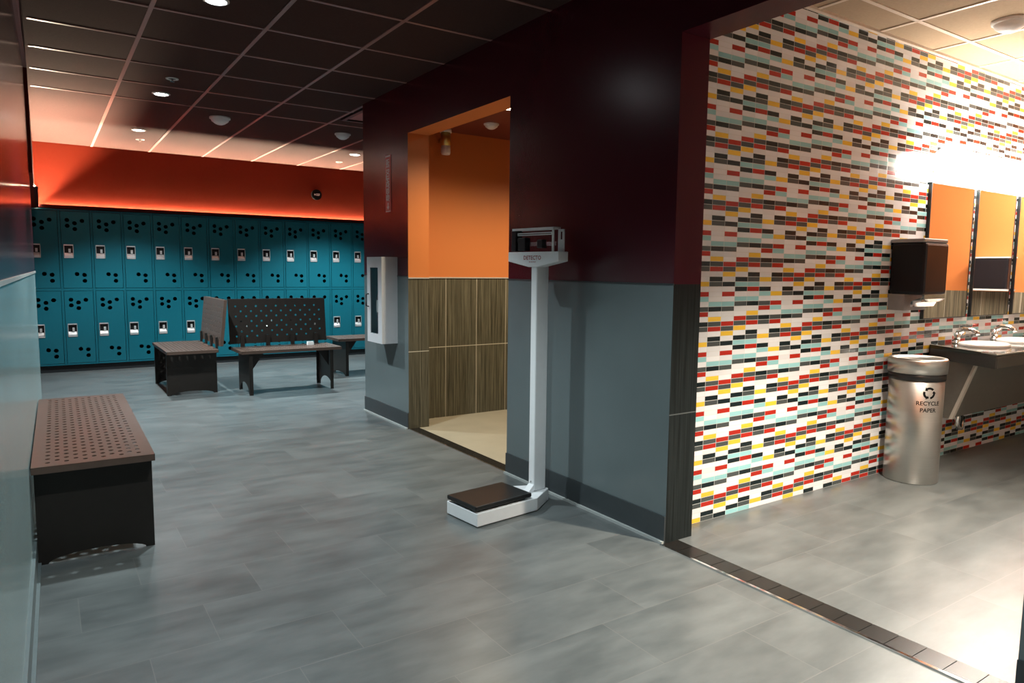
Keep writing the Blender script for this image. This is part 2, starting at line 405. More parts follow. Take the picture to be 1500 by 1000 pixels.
# left wall, slightly turned; upper edge angle at the ceiling, rail and baseboard
b = nb()
y0, y1 = -2.6, 6.2
prism(b, [(LW(y0), y0), (LW(y1), y1), (LW(y1)-0.15, y1), (LW(y0)-0.15, y0)], 'z', 0, CZ)
struct('wall_left', b, M['leftlit'])
b = nb(); box(b, -0.30, -0.14, 6.225, 10.25, 0, 1.92); box(b, -0.30, -0.02, 6.225, 10.25, 1.931, CZ); struct('wall_left_far', b, M['redwall'])
b = nb(); box(b, -0.19, LW(6.2)+0.0005, 6.2, 6.225, 0, CZ); struct('trim_3', b, M['seam'])
b = nb()
prism(b, [(LW(y0), y0), (LW(y1), y1), (LW(y1)+0.006, y1), (LW(y0)+0.006, y0)], 'z', 1.212, 1.226)
struct('trim_4', b, M['rail'])
b = nb()
prism(b, [(LW(y0), y0), (LW(y1), y1), (LW(y1)+0.02, y1), (LW(y0)+0.02, y0)], 'z', CZ-0.02, CZ)
struct('trim_5', b, M['grid'])
b = nb()
prism(b, [(LW(y0), y0), (LW(y1), y1), (LW(y1)+0.010, y1), (LW(y0)+0.010, y0)], 'z', 0, 0.105)
prism(b, [(LW(y0)+0.010, y0), (LW(y1)+0.010, y1), (LW(y1)+0.022, y1), (LW(y0)+0.022, y0)], 'z', 0, 0.012)
struct('baseboard_left', b, M['baselight'])
# partition with the two openings (right side of the hall)
mats = [M['hall'], M['wainjamb'], M['orange'], M['maroon'], M['shadejamb'], M['wain']]
b = nb()
X0, X1 = 2.38, 2.56
box(b, X0, X1, 5.03, 5.93, 0, CZ, fm={'-y': 1, '+x': 5, '-x': 0, '+y': 0})
box(b, X0, X1, 3.61, 5.03, 2.305, CZ, fm={'-z': 2, '+x': 2, '-x': 0})
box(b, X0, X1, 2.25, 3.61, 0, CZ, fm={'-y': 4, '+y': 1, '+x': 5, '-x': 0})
box(b, X0, X1, 0.815, 2.25, 2.315, CZ, fm={'-z': 3, '+x': 3, '-x': 0})
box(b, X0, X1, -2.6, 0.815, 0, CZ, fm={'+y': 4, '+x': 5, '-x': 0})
struct('wall_right', b, mats)
b = nb(); box(b, X1, 5.0, 5.30, 5.93, 0, CZ, fm={'-y': 0, '+y': 1}); struct('wall_shower_back', b, [M['wain'], M['hall']])
b = nb(); box(b, 4.9, 5.0, 2.47, 5.3, 0, CZ); struct('wall_shower_side', b, M['wain'])
b = nb(); box(b, X1, 7.2, 2.36, 2.47, 0, CZ, fm={'-y': 0, '+y': 1}); struct('wall_mosaic', b, [M['mosaic'], M['wain']])
b = nb(); box(b, 7.0, 7.15, -0.6, 2.36, 0, CZ); struct('wall_washroom_side', b, M['wainfar'])
b = nb(); box(b, X1, 7.15, -0.75, -0.6, 0, CZ); struct('wall_washroom_front', b, M['palepaint'])
# far walls of the hall
b = nb(); box(b, -0.2, 4.75, 10.25, 10.4, 0, CZ); struct('wall_back', b, M['redwall'])
b = nb(); box(b, -0.2, 4.6, 9.90, 10.24, 1.931, CZ-0.001); struct('wall_back_upper', b, M['redwall'])
b = nb(); box(b, 4.6, 4.75, 5.93, 10.25, 0, CZ); struct('wall_far_side', b, M['hall'])
b = nb(); box(b, -0.4, 2.5, -2.7, -2.55, 0, CZ); struct('wall_front', b, M['hall'])
# baseboards and rails on the partition
b = nb()
for (ya, yb) in ((5.03, 5.93), (2.25, 3.61), (-2.55, 0.815)):
    box(b, X0-0.008, X0, ya, yb, 0, 0.13)
b.faces.ensure_lookup_table()
struct('baseboard_right', b, M['base'])
b = nb()
for (ya, yb) in ((5.03, 5.93), (2.25, 3.61), (-2.55, 0.815)):
    box(b, X0-0.022, X0-0.008, ya, yb, 0, 0.012)
struct('trim_6', b, M['caulk'])
b = nb()
box(b, X1, 4.9, 5.292, 5.30, 1.196, 1.206); box(b, X0, X1, 5.024, 5.03, 1.196, 1.206)
struct('trim_7', b, M['rail'])
b = nb()
box(b, X0-0.004, X0, 2.246, 3.61, 1.210, 1.218); box(b, X0-0.004, X0, 5.03, 5.93, 1.210, 1.218)
struct('trim_8', b, M['base'])
# thresholds
def threshold(name, label, ya, yb, xa, xb):
    t = thing(name, label, 'threshold', ((xa+xb)/2, (ya+yb)/2, 0))
    w = (xb-xa)/2; L = (yb-ya)/2
    b = nb(); n = max(3, int((yb-ya)/0.095))
    for k in range(n):
        a = -L + 2*L*k/n; c = -L + 2*L*(k+1)/n
        box(b, -w+0.008, w, a+0.0015, c-0.0015, 0, 0.004)
    obj('tile_strip', b, M['brown'], t)
    b = nb(); box(b, -w-0.004, -w+0.008, -L, L, 0, 0.006); e = obj('metal_edge', b, M['chrome'], t); e['label'] = 'bright metal edge strip'
    return t
threshold('threshold_strip', 'black tile threshold strip with bright metal edge across the washroom opening', 0.82, 2.245, 2.345, 2.46)
threshold('threshold_strip', 'dark threshold strip across the orange shower room opening', 3.62, 5.025, 2.38, 2.47)

# ------------------------------------------------------------------ lockers
LY = 9.87; PITCH = 0.325; LX0 = 0.196 - PITCH
W = 0.325
def make_locker():
    t = thing('locker', '', 'locker')
    b = nb(); T = 0.006; D = 0.36; zb = 0.085; zt = 1.925
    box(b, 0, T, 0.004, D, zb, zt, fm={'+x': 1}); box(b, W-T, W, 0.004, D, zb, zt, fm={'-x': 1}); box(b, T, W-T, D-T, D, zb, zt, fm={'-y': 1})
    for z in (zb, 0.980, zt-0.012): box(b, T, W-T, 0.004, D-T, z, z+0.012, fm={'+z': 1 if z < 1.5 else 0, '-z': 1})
    # front frame rails
    for z0, z1 in ((zb, zb+0.018), (0.970, 0.998), (zt-0.020, zt)): box(b, T, W-T, -0.011, 0.006, z0, z1)
    for x0, x1 in ((0.0006, 0.012), (W-0.012, W-0.0006)): box(b, x0, x1, -0.011, 0.006, zb, zt)
    obj('cabinet_body', b, [M['teal'], M['tealshade']], t)
    b = nb(); box(b, 0.0, W, 0.02, D, 0, 0.085); obj('plinth', b, M['lockbase'], t)
    for (z0, z1) in ((1.003, 1.900), (0.108, 0.965)):
        hgt = z1-z0; dw = W-0.034; x0 = 0.017
        b = nb()
        def P(u, w, d): return (x0+u, -0.014+d, z0+w)
        # column strips, each with its own hole rows, so that holes can sit at different heights
        strips = {0: (0.0, 0.040, []), 1: (0.040, 0.090, [hgt-0.10, hgt-0.168]), 2: (0.090, 0.115, []),
                  3: (0.115, 0.165, [hgt-0.135, hgt-0.203, 0.165]), 4: (0.165, 0.191, []),
                  5: (0.191, 0.241, [hgt-0.105, 0.155, 0.085]), 6: (0.241, dw, [])}
        la, lb, lza, lzb = 0.018, 0.115, hgt-0.545, hgt-0.385      # latch cut-out
        for k, (ua, ub, hs) in strips.items():
            w = [0.0]; hl = set(); op = set()
            rows = sorted(hs)
            for h in rows: w += [h-0.025, h+0.025]
            lat = not (ub <= la or ua >= lb)
            if lat: w += [lza, lzb]
            w = sorted(set(w + [hgt]))
            uu = [ua] + [q for q in (la, lb) if ua < q < ub] + [ub]
            for j in range(len(w)-1):
                c = (w[j]+w[j+1])/2
                for i in range(len(uu)-1):
                    cu = (uu[i]+uu[i+1])/2
                    if any(abs(c-h) < 1e-4 for h in rows): hl.add((i, j))
                    if lat and lza < c < lzb and la < cu < lb: op.add((i, j))
            holed_sheet(b, uu, w, hl, P, 0.0015, hole_r=0.024, seg=16, openings=op)
        # folded door edges
        for (a0, a1, c0, c1) in ((0, dw, 0, 0.0015), (0, dw, hgt-0.0015, hgt)):
            box(b, x0+a0, x0+a1, -0.0139, 0.0, z0+c0, z0+c1)
        for (a0, a1) in ((0, 0.0015), (dw-0.0015, dw)):
            box(b, x0+a0, x0+a1, -0.0139, 0.0, z0, z0+hgt)
        d = obj('door', b, M['teal'], t)
        # recessed stainless latch cup
        b = nb()
        for (a0, a1, c0, c1) in ((la, la+0.005, lza, lzb), (lb-0.005, lb, lza, lzb), (la, lb, lzb-0.014, lzb), (la, lb, lza, lza+0.012)):
            box(b, x0+a0, x0+a1, -0.018, -0.012, z0+c0, z0+c1)
        box(b, x0+la+0.002, x0+lb-0.002, 0.016, 0.018, z0+lza, z0+lzb, mi=1)
        box(b, x0+la+0.001, x0+la+0.003, -0.012, 0.018, z0+lza, z0+lzb, mi=1); box(b, x0+lb-0.003, x0+lb-0.001, -0.012, 0.018, z0+lza, z0+lzb, mi=1)
        prism(b, [(-0.022, z0+lza+0.004), (0.016, z0+lza+0.004), (0.016, z0+lza+0.062), (0.010, z0+lza+0.062), (-0.022, z0+lza+0.030)], 'x', x0+la+0.008, x0+lb-0.008)
        o = obj('latch_cup', b, [M['latch'], M['black']], d); o['label'] = 'recessed stainless latch cup'
        b = nb(); box(b, x0+0.064, x0+0.088, -0.012, 0.008, z0+lza+0.066, z0+lza+0.110); obj('latch_lift', b, M['latch'], d, 0.002)
    return t
ORD = ['first', 'second', 'third', 'fourth', 'fifth', 'sixth', 'seventh', 'eighth', 'ninth', 'tenth', 'eleventh', 'twelfth', 'thirteenth']
lk = None
for k in range(13):
    o = make_locker() if lk is None else copy_tree(lk)
    lk = lk or o
    o.location = (LX0 + k*PITCH, LY, 0)
    o['label'] = 'teal two-tier vented metal locker, %s from the left wall' % ORD[k]
    if k == 12: o['label'] = 'teal two-tier vented metal locker, last on the right beside the partition edge'
    o['category'] = 'locker'; o['group'] = 'teal lockers along the back wall'

# LED coves above the lockers
def led_cove(label, loc, rotz, L, out, slope):
    t = thing('led_strip_light', label, 'light', loc, rotz, 'strip lights above the lockers')
    lip = -out; st = -0.0048; dz = (out-0.005)*slope*0.93
    b = nb(); box(b, 0, L, lip-0.004, lip, -0.006, dz+0.002); box(b, 0, L, lip, 0.0, -0.006, -0.003); obj('channel', b, M['ledhousing'], t)
    b = nb(); box(b, 0.01, L-0.01, st-0.004, st+0.004, -0.002, 0.001); obj('glowing_strip', b, M['led'], t)
    return t
led_cove('long warm strip light glowing on top of the lockers under the red wall', (-0.02, 9.90, 1.938), 0, 4.6, 0.07, 0.47)
led_cove('warm strip light along the left end wall beyond the painted wall corner', (-0.02, 7.3, 1.938), PI/2, 2.5, 0.026, 1.0)

# ------------------------------------------------------------------ benches
def perf(bm, L0, L1, W0, W1, P, t, cell=0.034, margin=0.03):
    nu = int((L1-L0-2*margin)/cell); nw = int((W1-W0-2*margin)/cell)
    mu = (L1-L0-nu*cell)/2; mw = (W1-W0-nw*cell)/2
    us = [L0] + [L0+mu+cell*k for k in range(nu+1)] + [L1]; ws = [W0] + [W0+mw+cell*k for k in range(nw+1)] + [W1]
    holes = {(i, j) for i in range(1, nu+1) for j in range(1, nw+1) if (i+j) % 2 == 0}
    holed_sheet(bm, us, ws, holes, P, t, hole_r=0.0105, seg=8)
def bench(name, label, loc, rotz, L, Wd=0.455, ht=0.445, back=False, inset=0.09, group='bronze metal benches', right_in=None, gus=True, rise=0.035, backmat='bronzeshade'):
    """local x runs along the bench, y from its front edge to its back edge"""
    t = thing(name, label, 'bench', loc, rotz, group)
    b = nb()
    perf(b, 0, L, 0, Wd, lambda u, w, d: (u, w, ht-d), 0.003)
    for (x0, x1, y0, y1) in ((0, L, 0, 0.003), (0, L, Wd-0.003, Wd), (0, 0.003, 0, Wd), (L-0.003, L, 0, Wd)):
        box(b, x0, x1, y0, y1, ht-0.030, ht-0.001)
    box(b, 0, L, 0.003, 0.02, ht-0.030, ht-0.027); box(b, 0, L, Wd-0.02, Wd-0.003, ht-0.030, ht-0.027)
    obj('seat', b, M['bronze'], t)
    ri = inset if right_in is None else right_in
    for xc in (inset, L-ri):
        b = nb()
        pts = [(0.006, ht-0.003), (0.006, 0.0), (0.040, 0.0)]
        n = 14; a0, a1 = 0.040, Wd-0.040
        for k in range(1, n):
            a = PI*k/n; pts.append(((a0+a1)/2 - (a1-a0)/2*math.cos(a), rise*math.sin(a)))
        pts += [(Wd-0.040, 0.0), (Wd-0.006, 0.0), (Wd-0.006, ht-0.003)]
        prism(b, pts, 'x', xc-0.004, xc+0.004)
        s = 1 if xc < L/2 else -1
        for y0 in (0.006, Wd-0.012): box(b, min(xc, xc+s*0.03), max(xc, xc+s*0.03), y0, y0+0.006, 0, ht-0.03)
        p_ = obj('leg_panel', b, M['bronzeshade'], t)
        if gus:
            b = nb(); prism(b, [(xc+s*0.03, ht-0.03), (xc+s*0.15, ht-0.03), (xc+s*0.03, ht-0.20)], 'y', 0.05, 0.055)
            obj('gusset', b, M['bronzeshade'], p_)
    if back:
        b = nb(); zb0, zb1 = 0.475, 0.94; lean = 0.05
        Q = lambda u, w, d: (u, Wd+0.015+lean*(w-zb0)/(zb1-zb0)+d, w)
        perf(b, 0, L, zb0, zb1, Q, 0.003, cell=0.052)
        for u0, u1 in ((0, 0.003), (L-0.003, L)):
            prism(b, [(Wd+0.015, zb0), (Wd+0.015+lean, zb1), (Wd+0.045+lean, zb1), (Wd+0.045, zb0)], 'x', u0, u1)
        prism(b, [(Wd+0.015+lean, zb1-0.003), (Wd+0.045+lean, zb1-0.003), (Wd+0.045+lean, zb1), (Wd+0.015+lean, zb1)], 'x', 0, L)
        prism(b, [(Wd+0.015, zb0), (Wd+0.045, zb0), (Wd+0.045, zb0+0.003), (Wd+0.015, zb0+0.003)], 'x', 0, L)
        obj('backrest', b, M[backmat], t)
        for k in range(4):
            x = 0.12 + (L-0.24)*k/3
            b = nb(); box(b, x-0.02, x+0.02, Wd-0.03, Wd+0.008, ht-0.002, ht+0.003); box(b, x-0.02, x+0.02, Wd-0.006, Wd+0.014, ht, 0.56)
            obj('bracket', b, M['bronzeshade'], t)
    return t
# local frame of a bench along +Y: rotz=+90deg puts x along +Y and y along -X; -90 puts x along -Y, y along +X
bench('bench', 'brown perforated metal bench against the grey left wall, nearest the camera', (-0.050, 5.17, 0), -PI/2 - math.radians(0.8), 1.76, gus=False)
bench('bench', 'dark metal bench seen end-on in the middle of the floor, left of the backed bench', (0.97, 8.52, 0), -PI/2, 1.06, Wd=0.475, back=True, backmat='bronze')  # backrest in the lighter bronze, painting in the light it catches
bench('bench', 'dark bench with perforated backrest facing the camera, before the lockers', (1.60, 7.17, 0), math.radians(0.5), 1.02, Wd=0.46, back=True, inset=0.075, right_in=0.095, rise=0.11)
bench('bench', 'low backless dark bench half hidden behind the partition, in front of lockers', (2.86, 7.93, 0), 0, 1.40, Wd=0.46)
b = nb(); prism(b, [(-0.035, 0), (0.035, 0), (0.030, 0.035), (-0.030, 0.035)], 'y', -0.02, 0.02)
o = obj('tent_card', b, M['card']); o.location = (2.385, 7.50, 0.4455); tag(o, 'small white card standing on the seat of the backed bench', 'card')

# ------------------------------------------------------------------ physician scale
t = thing('physician_scale', 'white upright beam scale with black platform standing by the grey partition', 'scale', (1.733, 2.885, 0), math.radians(6.5))
# local: x from the front edge towards the column, y across
b = nb()
prism(b, [(0, 0), (0.40, 0), (0.565, 0.09), (0.565, 0.17), (0.40, 0.262), (0, 0.262)], 'z', 0.004, 0.072)
obj('base', b, M['white'], t, 0.004)
b = nb(); box(b, -0.004, 0.365, 0.006, 0.256, 0.083, 0.106); p_ = obj('platform', b, M['blackmat'], t, 0.005); p_['label'] = 'black rubber topped platform'
b = nb(); box(b, 0.03, 0.34, 0.03, 0.232, 0.072, 0.083); obj('platform_support', b, M['black'], p_)
b = nb()
box(b, 0.455, 0.542, 0.090, 0.136, 0.072, 1.298); obj('column', b, M['white'], t, 0.006)
b = nb()
prism(b, [(0.415, 0.072), (0.455, 0.072), (0.455, 0.11)], 'y', 0.092, 0.134); obj('column_gusset', b, M['white'], t)
b = nb(); 
cyl(b, (0.450, 0.113, 0.125), 0.004, 0.006, 'x', 10)
obj('bolt', b, M['steel'], t)
# head: shallow V-bottomed housing whose long face looks at the hall
b = nb()
yc = 0.118; hw = 0.198
prism(b, [(yc-hw, 1.368), (yc-hw, 1.318), (yc-0.03, 1.288), (yc+0.03, 1.288), (yc+hw, 1.318), (yc+hw, 1.368)], 'x', 0.445, 0.515)
hd = obj('beam_housing', b, M['white'], t, 0.003)
b = nb()
text_into(b, 'DETECTO', 0.030, lambda u, w: (0.4442, yc + 0.0 - u, 1.336 + w), 0.0006, 1.05)
for k in range(4): box(b, 0.4440, 0.4445, yc-0.026+k*0.014, yc-0.018+k*0.014, 1.313, 1.317)
o = obj('lettering', b, M['scaletext'], hd, fixn=False); o['label'] = 'dark red lettering'
# open frame above the housing with the two beams, their weights and the end plate
xa, xb_ = 0.455, 0.505
b = nb()
ye = yc-hw+0.060
box(b, xa, xa+0.006, ye, yc+hw-0.02, 1.482, 1.494); box(b, xb_-0.006, xb_, ye, yc+hw-0.02, 1.482, 1.494)
box(b, xa, xa+0.006, ye-0.012, ye, 1.368, 1.494); box(b, xb_-0.006, xb_, ye-0.012, ye, 1.368, 1.494); box(b, xa, xb_, ye-0.012, ye, 1.482, 1.494)
obj('beam_frame', b, M['white'], t)
b = nb()
y0, y1 = ye-0.052, ye-0.012
xm = (xa+xb_)/2
box(b, xm+0.010, xm+0.016, y0, y1, 1.368, 1.43); box(b, xm+0.010, xm+0.016, y0, y0+0.012, 1.43, 1.482); box(b, xm+0.010, xm+0.016, y1-0.012, y1, 1.43, 1.482); box(b, xm+0.010, xm+0.016, y0, y1, 1.470, 1.482)
o = obj('end_plate', b, M['white'], t); o['label'] = 'white end plate with a square hole'
b = nb(); box(b, xa, xb_, yc+hw-0.05, yc+hw-0.012, 1.372, 1.485); obj('beam_fulcrum', b, M['black'], t, 0.003)
b = nb(); box(b, xm-0.012, xm-0.007, ye, yc+hw-0.04, 1.455, 1.470); o = obj('upper_beam', b, M['white'], t)
b = nb(); box(b, xm-0.0135, xm-0.012, ye+0.02, yc+hw-0.06, 1.460, 1.464); obj('beam_graduation', b, M['black'], o)
b = nb(); box(b, xm+0.0, xm+0.006, ye, yc+hw-0.04, 1.400, 1.420); obj('lower_beam', b, M['steel'], t)
b = nb(); box(b, xm-0.022, xm+0.018, yc+0.075, yc+0.135, 1.374, 1.445); obj('large_poise', b, M['black'], t, 0.004)
b = nb(); box(b, xm-0.018, xm+0.018, yc-0.055, yc-0.015, 1.388, 1.432); obj('small_poise', b, M['black'], t, 0.004)
b = nb(); cyl(b, (xm, yc+hw-0.075, 1.43), 0.017, 0.04, 'y', 20); obj('balance_weight', b, M['black'], t)
b = nb(); tube(b, [(xm, yc+hw-0.015, 1.40), (xm, yc+hw+0.005, 1.40), (xm, yc+hw+0.005, 1.46), (xm, yc+hw-0.015, 1.465)], 0.004, 8); obj('hook', b, M['steel'], t)

# ------------------------------------------------------------------ extinguisher cabinet and sign on the partition
t = thing('extinguisher_cabinet', 'white wall cabinet with glass window and handle on the far end of partition', 'cabinet', (2.38, 5.38, 0.67))
# local: -x towards the hall, y along the wall
b = nb(); w, h, d = 0.30, 0.695, 0.125
box(b, -d, 0, -w/2, -w/2+0.006, 0, h); box(b, -d, 0, w/2-0.006, w/2, 0, h); box(b, -d, 0, -w/2+0.006, w/2-0.006, 0, 0.006); box(b, -d, 0, -w/2+0.006, w/2-0.006, h-0.006, h)
obj('cabinet_body', b, M['cabwhite'], t)
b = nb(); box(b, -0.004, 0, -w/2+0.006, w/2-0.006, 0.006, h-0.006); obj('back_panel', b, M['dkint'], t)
b = nb()
for (y0, y1, z0, z1) in ((-w/2, -w/2+0.075, 0, h), (w/2-0.065, w/2, 0, h), (-w/2+0.075, w/2-0.065, 0, 0.075), (-w/2+0.075, w/2-0.065, h-0.085, h)):
    box(b, -d-0.012, -d-0.001, y0, y1, z0, z1)
dr = obj('door', b, M['cabwhite'], t)
b = nb(); box(b, -d-0.006, -d-0.003, -w/2+0.073, w/2-0.063, 0.073, h-0.083); obj('window_pane', b, M['glass'], dr)
b = nb(); tube(b, [(-d-0.012, w/2-0.03, 0.29), (-d-0.034, w/2-0.03, 0.295), (-d-0.034, w/2-0.03, 0.39), (-d-0.012, w/2-0.03, 0.395)], 0.006, 10); obj('handle', b, M['black'], dr)
t2 = thing('fire_extinguisher', 'fire extinguisher standing inside the white wall cabinet behind its glass', 'fire extinguisher', (2.32, 5.375, 0.677))
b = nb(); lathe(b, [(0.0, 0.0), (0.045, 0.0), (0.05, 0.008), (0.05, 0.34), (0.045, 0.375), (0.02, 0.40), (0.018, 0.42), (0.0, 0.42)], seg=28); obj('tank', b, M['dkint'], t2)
b = nb(); box(b, -0.012, 0.012, -0.03, 0.05, 0.42, 0.45); prism(b, [(-0.05, 0.45), (0.06, 0.475), (0.06, 0.49), (-0.05, 0.465)], 'x', -0.01, 0.01); obj('valve_handle', b, M['black'], t2)
b = nb(); box(b, -0.0522, -0.0502, -0.02, 0.02, 0.24, 0.34); obj('paper_tag', b, M['card'], t2)

t = thing('fire_extinguisher_sign', 'narrow vertical red sign with pale lettering high above the white wall cabinet', 'sign', (2.38, 5.395, 1.73))
b = nb(); box(b, -0.004, 0, -0.05, 0.05, 0, 0.455); obj('sign_plate', b, M['redpl'], t)
b = nb()
text_into(b, 'FIRE EXTINGUISHER', 0.085, lambda u, w: (-0.0052, w, 0.255 - u*0.45), 0.0028, 0.98)
pts = [(-0.008, 0.075), (-0.008, 0.045), (-0.024, 0.045), (0, 0.018), (0.024, 0.045), (0.008, 0.045), (0.008, 0.075)]
prism(b, pts, 'x', -0.0052, -0.004)
box(b, -0.0052, -0.004, -0.045, 0.045, 0.004, 0.009); box(b, -0.0052, -0.004, -0.045, 0.045, 0.440, 0.451)
o = obj('lettering', b, M['card'], t, fixn=False); o['label'] = 'white lettering and arrow'

# round plate on the back wall
t = thing('round_wall_plate', 'small black round plate with white marks on the red wall above lockers', 'wall plate', (3.27, 9.90, 2.295))
b = nb(); cyl(b, (0, -0.03, 0), 0.072, 0.03, 'y', 36); cyl(b, (0, -0.034, 0), 0.06, 0.004, 'y', 36); obj('disc', b, M['seam'], t)
b = nb()
for (x0, x1, z0, z1) in ((-0.038, -0.018, -0.010, 0.010), (-0.012, 0.040, 0.008, 0.014), (-0.012, 0.040, -0.003, 0.003), (-0.012, 0.034, -0.014, -0.008)): box(b, x0, x1, -0.0352, -0.034, z0, z1)
obj('marks', b, M['card'], t)

# ------------------------------------------------------------------ ceiling fittings
def downlight(label, x, y, z, lens, r=0.05):
    t = thing('downlight', label, 'ceiling light', (x, y, z), 0, 'small round downlights')
    b = nb(); lathe(b, [(r+0.018, 0.0), (r+0.018, -0.004), (r+0.004, -0.010), (r, -0.004), (r, 0.0)], seg=32); obj('trim_ring', b, M['offwhite'], t)
    b = nb(); lathe(b, [(0.0, -0.012), (r*0.6, -0.009), (r, -0.003), (r, 0.0)], seg=32); obj('lens', b, lens, t)
    return t
downlight('lit round downlight at the top of the picture, nearest in the dark ceiling', 0.84, 4.124, CZ, M['lens'])
downlight('lit round downlight beyond the small ceiling ring, middle of the left row', 0.886, 6.552, CZ, M['lens'])
downlight('lit round downlight farthest along the left row, above the bright ceiling band', 0.911, 8.399, CZ, M['lens'])
downlight('lit round downlight in the far right of the dark ceiling, near partition', 3.31, 8.513, CZ, M['lens'])
downlight('lit round downlight in the low ceiling of the orange shower room', 2.81, 4.257, 2.41, M['lenswarm'], r=0.04)
def detector(label, x, y, z, s=1.0):
    t = thing('ceiling_sensor', label, 'sensor', (x, y, z), 0, 'white domed ceiling sensors')
    b = nb(); lathe(b, [(0.075*s, 0.0), (0.075*s, -0.012*s), (0.066*s, -0.016*s)], seg=36); obj('mounting_plate', b, M['offwhite'], t)
    b = nb(); lathe(b, [(0.066*s, -0.014*s), (0.06*s, -0.03*s), (0.035*s, -0.048*s), (0.02*s, -0.054*s), (0.0, -0.056*s)], seg=36); obj('dome', b, M['offwhite'], t)
detector('white domed ceiling sensor in the middle of the hall ceiling', 1.477, 7.241, CZ, 1.25)
detector('white domed ceiling sensor near the dark vent at the far partition', 2.711, 7.316, CZ, 1.1)
detector('white domed ceiling sensor in the orange shower room', 2.99, 4.80, 2.41, 0.8)
detector('pale round ceiling sensor in the bright washroom ceiling', 4.511, 1.841, 2.67, 1.2)
def sprinkler(label, x, y):
    t = thing('sprinkler_head', label, 'sprinkler', (x, y, CZ), 0, 'recessed sprinkler heads')
    b = nb(); lathe(b, [(0.045, 0), (0.045, -0.005), (0.035, -0.007), (0.030, -0.001)], seg=28); obj('escutcheon', b, M['offwhite'], t)
    b = nb(); cyl(b, (0, 0, -0.022), 0.007, 0.022, 'z', 12); cyl(b, (0, 0, -0.024), 0.016, 0.003, 'z', 16); obj('nozzle', b, M['steel'], t)
sprinkler('small white ring sprinkler just before the middle lit downlight', 0.889, 5.988)
sprinkler('small sprinkler head in the bright ceiling band at left', 0.987, 9.014)
sprinkler('small sprinkler head in the bright ceiling band near the partition', 3.37, 9.234)
t = thing('ceiling_vent', 'square dark framed ceiling vent at the far end of the partition', 'vent', (2.715, 6.30, CZ))
b = nb()
for (x0, x1, y0, y1) in ((-0.29, 0.29, -0.29, -0.25), (-0.29, 0.29, 0.25, 0.29), (-0.29, -0.25, -0.25, 0.25), (0.25, 0.29, -0.25, 0.25)): box(b, x0, x1, y0, y1, -0.02, 0)
obj('frame', b, M['black'], t)
b = nb(); box(b, -0.25, 0.25, -0.25, 0.25, -0.006, 0); obj('panel', b, M['grid'], t)
t = thing('brass_cylinder_fixture', 'brass coloured cylinder fixture below the orange room ceiling at the wall', 'wall fixture', (2.80, 5.20, 2.41))
b = nb(); lathe(b, [(0.0, -0.205), (0.034, -0.205), (0.040, -0.19), (0.040, -0.15), (0.038, -0.147), (0.038, -0.045)], seg=32); cyl(b, (0, 0, -0.05), 0.038, 0.006, 'z', 32); obj('lower_cup', b, M['offwhite'], t)
b = nb(); cyl(b, (0, 0, -0.135), 0.0395, 0.105, 'z', 32); obj('sleeve', b, M['brass'], t)
b = nb(); cyl(b, (0, 0, -0.03), 0.048, 0.030, 'z', 32); obj('cap', b, M['offwhite'], t)
b = nb(); box(b, -0.012, 0.012, 0.035, 0.100, -0.10, -0.07); obj('bracket', b, M['brass'], t)

# ------------------------------------------------------------------ washroom
WY = 2.36
# mirrors
def mirror(label, x0, x1):
    t = thing('mirror', label, 'mirror', ((x0+x1)/2, WY, 0.985), 0, 'tall mirrors above the counter')
    w = (x1-x0)/2; h = 0.875
    b = nb(); box(b, -w, w, -0.020, -0.002, 0, h); g = obj('glass', b, M['mirror'], t)
    b = nb(); e = 0.006
    for (a0, a1, z0, z1) in ((-w-e, -w, -e, h+e), (w, w+e, -e, h+e), (-w, w, -e, 0), (-w, w, h, h+e)): box(b, a0, a1, -0.022, 0, z0, z1)
    obj('frame', b, M['black'], t)
mirror('first tall mirror above the counter, behind the black towel dispenser', 4.815, 5.395)
mirror('second tall mirror above the counter, the middle one', 5.478, 6.062)
mirror('third tall mirror above the counter, cut by the right edge of picture', 6.145, 6.730)
# vanity light
t = thing('vanity_light', 'long glaring wall light above the mirrors', 'light', (5.93, WY, 1.985))
b = nb(); box(b, -1.10, 1.03, -0.04, 0, -0.045, 0.045); obj('housing', b, M['white'], t)
b = nb(); cyl(b, (-1.155, -0.11, 0), 0.085, 2.20, 'x', 32); obj('diffuser', b, M['tube'], t)
for xx in (-0.9, 0.0, 0.9):
    b = nb(); box(b, xx-0.02, xx+0.02, -0.045, -0.03, -0.06, 0.06); obj('bracket', b, M['white'], t)
# counter
t = thing('vanity_counter', 'long dark stone washbasin counter fixed to the mosaic wall', 'counter', (4.9, WY-0.003, 0))
zt, za = 0.805, 0.715
b = nb(); prism(b, [(0.06, 0), (-0.20, -0.505), (2.09, -0.505), (2.09, 0)], 'z', zt-0.022, zt); obj('worktop', b, M['counter'], t, 0.002)
b = nb(); prism(b, [(-0.185, -0.505), (2.09, -0.505), (2.09, -0.480), (-0.17, -0.480)], 'z', za, zt-0.022)
prism(b, [(0.06, 0), (-0.198, -0.503), (-0.172, -0.503), (0.086, 0)], 'z', za, zt-0.022); obj('apron', b, M['apron'], t, 0.002)
b = nb(); prism(b, [(0.072, 0), (-0.205, -0.510), (2.09, -0.510), (2.09, -0.505), (-0.200, -0.504), (0.062, 0)], 'z', zt-0.006, zt+0.001); o = obj('edge_strip', b, M['paneledge'], t); o['label'] = 'pale edge of the worktop'
